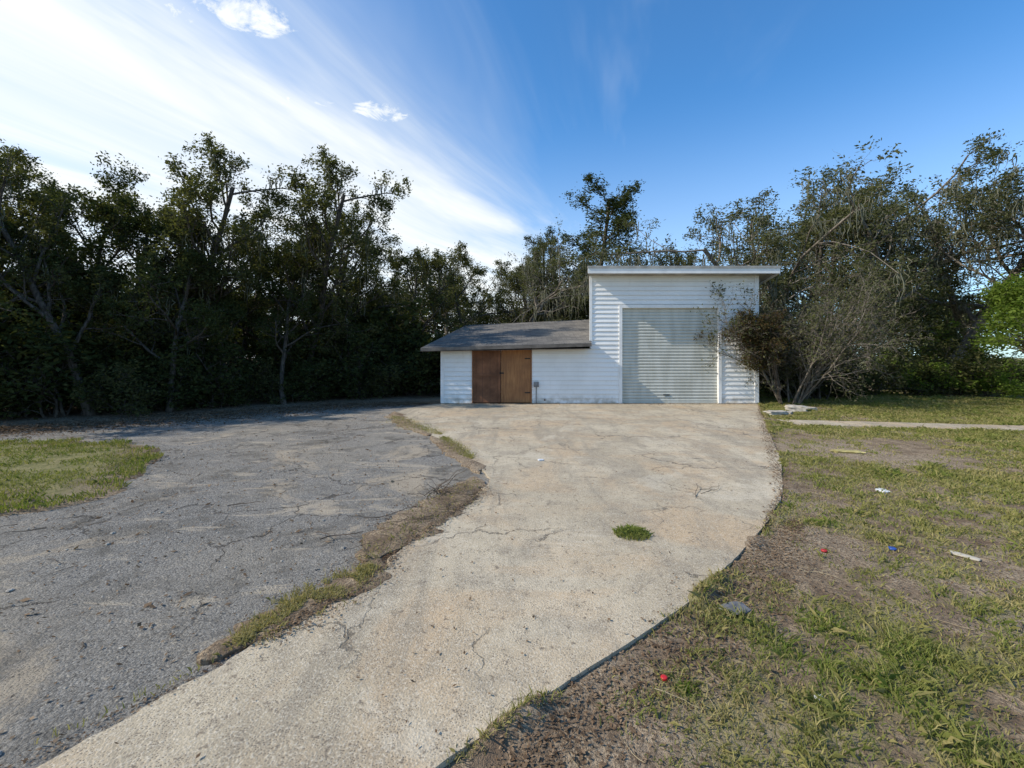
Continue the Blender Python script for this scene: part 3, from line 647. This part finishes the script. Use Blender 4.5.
mb.box((xm-.05,Y0-.045,.98),(xm+.1,Y0-.033,1.02),2)
mb.obj('wooden_doors',[M['wood'],M['wood2'],M['dark']],B)
def roofslab(name,q,th,mats,m=0):
    mb=MB(); q=np.array(q,float); lo=q-np.array([0,0,th]); mb.hexa(np.concatenate([lo,q]),m); return mb.obj(name,mats,B)
E0=(-2.85,14.1,1.81);E1=(2.49,14.1,1.96);R1=(3.30,19.1,3.10);R0=(-1.95,19.1,2.86)
roofslab('low_roof_front',[E0,E1,R1,R0],.07,[M['shingle']])
roofslab('low_roof_back',[(-1.95,19.103,2.86),(3.3,19.103,3.1),(3.9,23.5,2.0),(-2.6,23.5,2.0)],.07,[M['shingle']])
mb=MB(); mb.hexa([(-2.86,14.06,1.70),(2.49,14.06,1.85),(2.49,14.097,1.85),(-2.86,14.097,1.70),(-2.86,14.06,1.80),(2.49,14.06,1.95),(2.49,14.097,1.95),(-2.86,14.097,1.80)],0)
mb.hexa([(-2.83,14.1,1.69),(2.49,14.1,1.78),(2.49,14.5,1.80),(-2.83,14.5,1.75),(-2.83,14.1,1.70),(2.49,14.1,1.79),(2.49,14.5,1.81),(-2.83,14.5,1.76)],0)
mb.obj('low_roof_fascia',[M['fascia']],B)
YF=14.12; a0=XT*YF/Y0-.06; a1=XT*20.6/Y0-.02
roofslab('tall_roof',[(a0,YF,4.36),(8.38,YF,4.36),(8.38,20.6,3.35),(a1,20.6,3.35)],.05,[M['shingle']])
mb=MB(); mb.box((a0-.01,YF-.04,4.14),(8.39,YF-.003,4.30),0); mb.box((a0-.02,YF-.06,4.302),(8.40,YF-.003,4.372),1)
mb.hexa([(8.384,YF-.003,4.14),(8.42,YF-.003,4.14),(8.42,20.6,3.13),(8.384,20.6,3.13),(8.384,YF-.003,4.37),(8.42,YF-.003,4.37),(8.42,20.6,3.36),(8.384,20.6,3.36)],0)
mb.obj('tall_roof_fascia',[M['trim'],M['soffit']],B)
mb=MB(); mb.hexa([(a0+.01,YF,4.2),(8.38,YF,4.2),(8.38,20.5,3.17),(a1+.03,20.5,3.17),(a0+.01,YF,4.215),(8.38,YF,4.215),(8.38,20.5,3.185),(a1+.03,20.5,3.185)],0)
mb.obj('soffit',[M['soffit']],B)
mb=MB(); mb.tube([(8.0,15.2,4.1),(8.0,15.2,4.36),(8.0,15.2,4.55)],[.05,.05,.05],10,0); mb.tube([(8.0,15.2,4.55),(8.0,15.2,4.58),(8.0,15.2,4.63)],[.09,.09,.02],10,0)
mb.obj('roof_vent',[M['fascia']],B)
mb=MB(); mb.box((.70,Y0-.11,.56),(.86,Y0-.03,.72),0); mb.tube([(.78,Y0-.06,.03),(.78,Y0-.06,.3),(.78,Y0-.06,.56)],[.015]*3,8,0); mb.obj('outlet_box',[rgbmat('grey_metal',(.2,.2,.2),.5,.3)],B)
mb=MB(); mb.tube([(1.05,Y0-.06,.15),(1.05,Y0-.1,.16),(1.05,Y0-.13,.12)],[.02]*3,8,0); mb.obj('spigot',[M['dark']],B)
# ------------------------------------------------------------------ debris
def block(name,x,y,z,sx,sy,sz,rot,mat,seed,tilt=0,jag=.03):
    import bmesh
    bm=bmesh.new(); bmesh.ops.create_cube(bm,size=1); 
    bmesh.ops.subdivide_edges(bm,edges=bm.edges,cuts=3,use_grid_fill=True)
    rg=random.Random(seed)
    for v in bm.verts:
        c=v.co.copy(); k=sum(abs(q)>.49 for q in c)
        if k>=2: v.co*=.93 if k==2 else .85
        v.co+=Vector([rg.uniform(-jag,jag) for _ in range(3)])
        v.co=Vector((v.co.x*sx,v.co.y*sy,v.co.z*sz))
    me=bpy.data.meshes.new(name); bm.to_mesh(me); bm.free(); me.materials.append(mat)
    o=bpy.data.objects.new(name,me); S.collection.objects.link(o); o.location=(x,y,z+sz*.45); o.rotation_euler=(tilt,tilt*.6,rot); return o
cm=rgbmat('rubble_concrete',(.42,.38,.32),.95,.35,7)
block('concrete_chunk',6.95,11.9,-.02,.55,.3,.13,.3,cm,1,0,.06); block('concrete_chunk',7.95,12.6,-.02,.5,.35,.2,-.4,cm,2,0,.07); block('concrete_chunk',7.35,12.0,-.02,.3,.22,.1,.9,cm,3,0,.07); block('concrete_chunk',8.5,12.9,-.03,.35,.3,.12,.2,cm,4,0,.07)
block('flat_stone',1.36,2.74,-.0,.16,.10,.025,.4,rgbmat('slate',(.14,.14,.145),.85,.3,20),5,.05,.08)
block('plywood_scrap',3.5,3.48,-.0,.17,.05,.012,-.9,rgbmat('pale_wood',(.5,.45,.36),.8,.2),6,.08)
block('paper_scrap',4.25,5.15,.0,.14,.1,.02,.4,rgbmat('white_paper',(.7,.7,.68),.8,.1),7,.15,.1)
block('yellow_bag',5.4,7.25,-.0,.42,.13,.03,-.2,rgbmat('yellow_plastic',(.5,.42,.17),.6,.4),8,.03,.14)
block('white_wrapper',.42,6.6,.018,.08,.05,.02,.3,rgbmat('wrapper',(.7,.7,.7),.5,.1),9,.1,.12)
block('white_wrapper',1.4,2.05,-.01,.04,.025,.01,.3,rgbmat('wrapper2',(.65,.65,.65),.5,.1),10,.1,.12)
for nm,x,y,c,r_ in (('red_bottle_cap',.73,2.16,(.5,.02,.02),.016),('red_bottle_cap',2.47,3.56,(.4,.03,.03),.022),('blue_bottle_cap',3.05,3.61,(.03,.08,.32),.028)):
    mb=MB(); z0=float(gz(x,y))+.006; n_=20
    rad=[r_*.9,r_,r_,r_*.93,r_*.6,.0005]; zz=[0,.001,.011,.013,.0135,.0135]
    mb.tube([(x,y,z0+q+1e-4*i) for i,q in enumerate(zz)],rad,n_,0); ob=mb.obj(nm,[rgbmat(nm,c,.35,.1,5,.5)])
tuft('weed_plant',.82,2.1,-.01,.05,160,.04,M['leaf_bright'],1.2,9)
